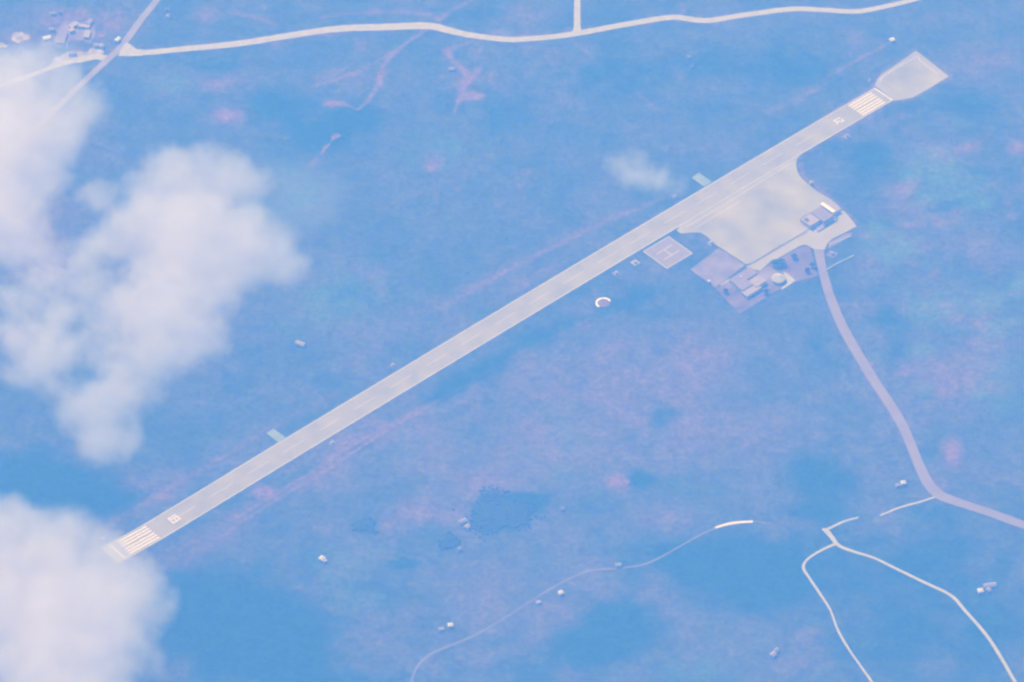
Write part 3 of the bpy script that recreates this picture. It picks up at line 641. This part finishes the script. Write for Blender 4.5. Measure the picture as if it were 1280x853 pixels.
cabinet(415, 554, 2.9, 'small hut on the near side of the lower-left runway', slab='road')
cabinet(1058.5, 170.5, 3.6, 'hut on a lilac slab near the upper runway end', m='roofg', slab='heli')
cabinet(843.5, 246, 2.4, 'small hut on the far side of the runway near the green slab', m='roofg', slab='yard')
cabinet(1013.5, 229.5, 4.0, 'pale hut sticking out from the curved edge of the apron', slab='road', aspect=.55)
cabinet(889, 304, 4.0, 'pale hut at the notched corner of the apron', slab='heli', aspect=.8)
cabinet(1040, 318, 5.0, 'grey hut on a slab right of the access road start', m='roofg', slab='yard', dg=60)
cabinet(1087, 101, 2.0, 'tiny hut at the left shoulder of the turning pad', m='roofg', slab='yard')
cabinet(129, 674, 2.2, 'tiny hut at the cloud-covered runway end', slab='road')

# ------------------------------------------------------------ trees
def tree(px, py, r, h, label):
    c = at(px, py); o = empty('tree', (c.x, c.y, 0)); tag(o, label, 'tree', 'trees in the earth yard')
    bm = bmesh.new(); bmesh.ops.create_cone(bm, cap_ends=True, segments=8, radius1=.35, radius2=.2, depth=h*.5, matrix=Matrix.Translation((0, 0, h*.25)))
    for k in range(5):
        a = k*1.256+random.random(); d = Vector((math.cos(a)*r*.5, math.sin(a)*r*.5, h*.3)); b = Vector((0, 0, h*.42))
        q = d.to_track_quat('Z', 'Y').to_matrix().to_4x4()
        bmesh.ops.create_cone(bm, cap_ends=True, segments=6, radius1=.14, radius2=.06, depth=d.length, matrix=Matrix.Translation(b+d/2) @ q)
    obj('trunk', bm, M['trunk'], o)
    bm = bmesh.new()
    for k in range(int(16*r)):
        a = random.uniform(0, 6.283); rr = r*math.sqrt(random.random())*random.uniform(.7, 1.05); zz = h*.5+random.random()*h*.5*(1-(rr/r)**2*.7)
        s = random.uniform(.5, 1.1)
        mt = Matrix.Translation((rr*math.cos(a), rr*math.sin(a), zz)) @ Matrix.Rotation(random.random()*3, 4, 'X') @ Matrix.Diagonal((s*1.2, s, s*.7, 1))
        bmesh.ops.create_icosphere(bm, subdivisions=1, radius=1, matrix=mt)
    for v in bm.verts: v.co += Vector([random.uniform(-.15, .15) for _ in range(3)])
    obj('crown', bm, M['leaf'], o)
tree(968.5, 332.5, 5.2, 8, 'large dark tree above the round pavilion, on its left')
tree(977, 331.5, 4.8, 7.5, 'large dark tree above the round pavilion, on its right')
tree(992.5, 323, 3.6, 6, 'lone small tree below the service road')
tree(1015, 334, 3.4, 6, 'small tree close to the left side of the access road')
tree(1009, 340, 2.8, 5, 'smallest tree between the access road and the paved corner')
tree(907, 366, 3.0, 5, 'small tree left of the stepped grey building')
tree(957, 367, 3.4, 5.5, 'small tree below the stepped grey building')

# dense woodland in the dark hollows: many crowns that read as one mass
tm = bmesh.new(); bmesh.ops.create_icosphere(tm, subdivisions=1, radius=1)
bv = np.array([v.co[:] for v in tm.verts]); bf = np.array([[v.index for v in f.verts] for f in tm.faces]); tm.free()
rng = np.random.default_rng(5)
VV, FF = [], []; cnt = 0
for (px, py, rx, ry, s, *rest) in DARK:
    if s < .9 or rx > 40 or py < 630: continue
    rot = R(rest[0]) if rest else 0
    c = at(px, py); n = int(rx*ry*2.2)
    for k in range(n):
        a = rng.uniform(0, 6.283); q = math.sqrt(rng.uniform())*.7*(1+.22*math.sin(3*a+px)+.15*math.sin(5*a))*(1+abs(rng.normal(0, .35)))
        ux, vy = q*math.cos(a)*rx*.86, q*math.sin(a)*ry*.86/.67
        x = c.x+ux*math.cos(rot)-vy*math.sin(rot); y = c.y+ux*math.sin(rot)+vy*math.cos(rot)
        # keep clear of the runway strip
        dmin = min(abs((x-line[i][0])*(line[i+6][1]-line[i][1])-(y-line[i][1])*(line[i+6][0]-line[i][0]))/np.linalg.norm(line[i+6]-line[i])
                   for i in range(0, len(line)-6, 6) if line[i][0]-20 <= x <= line[i+6][0]+20) if line[0][0] < x < line[-1][0] else 99
        if dmin < 30: continue
        r = rng.uniform(.9, 1.9); h = r*rng.uniform(.5, .8)
        v = bv*(1+rng.uniform(-.22, .22, (len(bv), 1)))*np.array([r, r*rng.uniform(.8, 1.2), h])+np.array([x, y, h*.55])
        VV.append(v); FF.append(bf+cnt); cnt += len(bv)
VV = np.concatenate(VV); FF = np.concatenate(FF)
me = bpy.data.meshes.new('woodland'); me.from_pydata(VV.tolist(), [], FF.tolist()); me.materials.append(M['wood'])
wd = bpy.data.objects.new('woodland', me); C.objects.link(wd); tag(wd, 'dense dark scrub woodland filling the hollows around the airfield', 'woodland', kind='stuff')

# ------------------------------------------------------------ clouds
def cloud(px0, lobes, zc, dens, label, flat=0.55, nscale=0.012, amp=1.15, soft=(0.0, 0.5)):
    """lobes: (px, py, radius in photo pixels, weight)"""
    c0 = at(lobes[0][0], lobes[0][1], zc); k = (CAM.z-zc)/CAM.z*0.86
    L = []
    for l in lobes:
        p = at(l[0], l[1], zc)-c0; L.append((p.x, p.y, (l[4] if len(l) > 4 else 0.0), l[2]*k*1.25, l[3] if len(l) > 3 else 1.0))
    bm = bmesh.new()
    for x, y, z, r, wt in L:
        bmesh.ops.create_icosphere(bm, subdivisions=3, radius=1, matrix=Matrix.Translation((x, y, z)) @ Matrix.Diagonal((r*1.02, r*1.02, r*flat*1.02, 1)))
    me = bpy.data.meshes.new('cloud'); bm.to_mesh(me); bm.free()
    tmp = bpy.data.objects.new('cloud', me); C.objects.link(tmp); md = tmp.modifiers.new('remesh', 'REMESH'); md.mode = 'VOXEL'; md.voxel_size = 7.0
    dg = bpy.context.evaluated_depsgraph_get(); me2 = bpy.data.meshes.new_from_object(tmp.evaluated_get(dg)); me2.name = 'cloud'
    tmp.modifiers.clear(); tmp.data = me2; bpy.data.meshes.remove(me)
    tmp.location = c0; tag(tmp, label, 'cloud', 'low clouds drifting over the scrub')
    m = bpy.data.materials.new('cloud_vapour'); m.use_nodes = True; t = m.node_tree; t.nodes.clear()
    N = t.nodes; Lk = t.links.new
    out = N.new('ShaderNodeOutputMaterial'); pv = N.new('ShaderNodeVolumePrincipled'); Lk(pv.outputs[0], out.inputs['Volume'])
    pv.inputs['Color'].default_value = (0.905, 0.868, 1.0, 1); pv.inputs['Absorption Color'].default_value = (0, 0, 0, 1); pv.inputs['Anisotropy'].default_value = 0.2
    tc = N.new('ShaderNodeTexCoord')
    n1 = N.new('ShaderNodeTexNoise'); n1.inputs['Scale'].default_value = nscale; n1.inputs['Detail'].default_value = 8; n1.inputs['Roughness'].default_value = 0.66; n1.inputs['Distortion'].default_value = 0.4
    Lk(tc.outputs['Object'], n1.inputs['Vector'])
    scl = N.new('ShaderNodeVectorMath'); scl.operation = 'MULTIPLY'; scl.inputs[1].default_value = (1, 1, 1/flat); Lk(tc.outputs['Object'], scl.inputs[0])
    acc = None
    for x, y, z, r, wt in L:
        d = N.new('ShaderNodeVectorMath'); d.operation = 'DISTANCE'; Lk(scl.outputs[0], d.inputs[0]); d.inputs[1].default_value = (x, y, z/flat)
        a = N.new('ShaderNodeMath'); a.operation = 'MULTIPLY_ADD'; Lk(d.outputs['Value'], a.inputs[0]); a.inputs[1].default_value = -wt/r; a.inputs[2].default_value = wt
        if acc is None: acc = a
        else:
            s = N.new('ShaderNodeMath'); s.operation = 'SMOOTH_MAX'; Lk(acc.outputs[0], s.inputs[0]); Lk(a.outputs[0], s.inputs[1]); s.inputs[2].default_value = 0.35; acc = s
    nz = N.new('ShaderNodeMath'); nz.operation = 'MULTIPLY_ADD'; Lk(n1.outputs[0], nz.inputs[0]); nz.inputs[1].default_value = amp; nz.inputs[2].default_value = -amp*.5-.05
    n2 = N.new('ShaderNodeTexNoise'); n2.inputs['Scale'].default_value = nscale*3.2; n2.inputs['Detail'].default_value = 6; n2.inputs['Roughness'].default_value = 0.6
    Lk(tc.outputs['Object'], n2.inputs['Vector'])
    nf = N.new('ShaderNodeMath'); nf.operation = 'MULTIPLY_ADD'; Lk(n2.outputs[0], nf.inputs[0]); nf.inputs[1].default_value = amp*.95; nf.inputs[2].default_value = -amp*.475
    na = N.new('ShaderNodeMath'); na.operation = 'ADD'; Lk(nf.outputs[0], na.inputs[0]); Lk(acc.outputs[0], na.inputs[1]); acc_n = na
    f = N.new('ShaderNodeMath'); f.operation = 'ADD'; Lk(acc_n.outputs[0], f.inputs[0]); Lk(nz.outputs[0], f.inputs[1])
    mp = N.new('ShaderNodeMapRange'); mp.interpolation_type = 'SMOOTHSTEP'; Lk(f.outputs[0], mp.inputs['Value'])
    mp.inputs['From Min'].default_value = soft[0]; mp.inputs['From Max'].default_value = soft[1]; mp.inputs['To Max'].default_value = dens
    # density dies out at the hull
    ed = N.new('ShaderNodeMapRange'); Lk(acc.outputs[0], ed.inputs['Value']); ed.inputs['From Min'].default_value = 0.0; ed.inputs['From Max'].default_value = 0.15
    mu = N.new('ShaderNodeMath'); mu.operation = 'MULTIPLY'; Lk(mp.outputs[0], mu.inputs[0]); Lk(ed.outputs[0], mu.inputs[1])
    Lk(mu.outputs[0], pv.inputs['Density'])
    m.cycles.volume_step_rate = 0.25
    me2.materials.append(m)
    return tmp
ZC = 1000
cloud(0, [(5, 130, 85), (-40, 190, 110), (50, 185, 55), (30, 235, 60), (5, 290, 66), (-50, 270, 100), (45, 108, 60, .8), (85, 135, 50, .6), (60, 160, 60, .7), (55, 95, 50, .68), (15, 85, 50, .62), (95, 130, 45, .55), (75, 105, 40, .5), (45, 330, 50, .35), (70, 80, 42, .5), (85, 110, 45, .6)], ZC, 0.030, 'white cloud cut by the left edge, top one of the three large clouds')
cloud(0, [(215, 245, 66), (212, 212, 44), (270, 225, 60), (302, 228, 42), (230, 300, 88), (338, 325, 50), (300, 312, 70), (265, 355, 62), (175, 285, 60, .9), (140, 300, 50, .7), (190, 385, 84), (240, 415, 56, .9), (200, 440, 56, .9), (150, 440, 60, .8),
          (118, 505, 54, .9), (132, 550, 44, .85), (105, 430, 56, .55), (125, 250, 36, .55), (100, 350, 60, .55), (70, 400, 60, .45), (160, 480, 50, .7), (60, 440, 70, .42), (40, 380, 70, .42), (60, 310, 60, .4), (20, 430, 60, .35)], ZC, 0.026, 'largest white cloud, in the upper left between the village and the runway')
cloud(0, [(50, 720, 95), (-10, 680, 75), (85, 695, 62), (120, 712, 58), (150, 738, 58), (90, 780, 100), (20, 800, 100, .9), (135, 800, 62, .9), (80, 860, 100), (180, 755, 38, .7), (-40, 740, 90), (110, 695, 52, .95), (128, 708, 34, .9), (118, 695, 34, .9)], ZC, 0.027, 'white cloud in the bottom left corner covering the runway end')
cloud(0, [(795, 214, 34), (822, 224, 32, .8), (782, 205, 28, .9), (845, 235, 22, .5)], ZC, 0.038, 'faint wisp of cloud above the runway near the green slab', amp=1.3, nscale=.02, soft=(0.0, 1.0))
cloud(0, [(350, 255, 65), (395, 245, 60, .8), (335, 215, 45, .7), (385, 215, 40, .5)], ZC, 0.003, 'thin veil of cloud on the right of the largest cloud', amp=.8)

# ------------------------------------------------------------ haze
bm = bmesh.new(); box(bm, -9300, 9300, -9300, 9300, -2, CAM.z+20)
hm = bpy.data.materials.new('haze_air'); hm.use_nodes = True; t = hm.node_tree; t.nodes.clear()
out = t.nodes.new('ShaderNodeOutputMaterial'); pv = t.nodes.new('ShaderNodeVolumePrincipled'); t.links.new(pv.outputs[0], out.inputs['Volume'])
mx = HAZE_EXT_BLUE
pv.inputs['Color'].default_value = tuple(s/mx for s in HAZE_SCATTER)+(1,); pv.inputs['Absorption Color'].default_value = (1, 1, 0, 1)
pv.inputs['Density'].default_value = mx/1000; pv.inputs['Anisotropy'].default_value = 0.0
hz = obj('haze', bm, hm); tag(hz, 'blue air between the aeroplane and the ground', 'haze', kind='stuff')
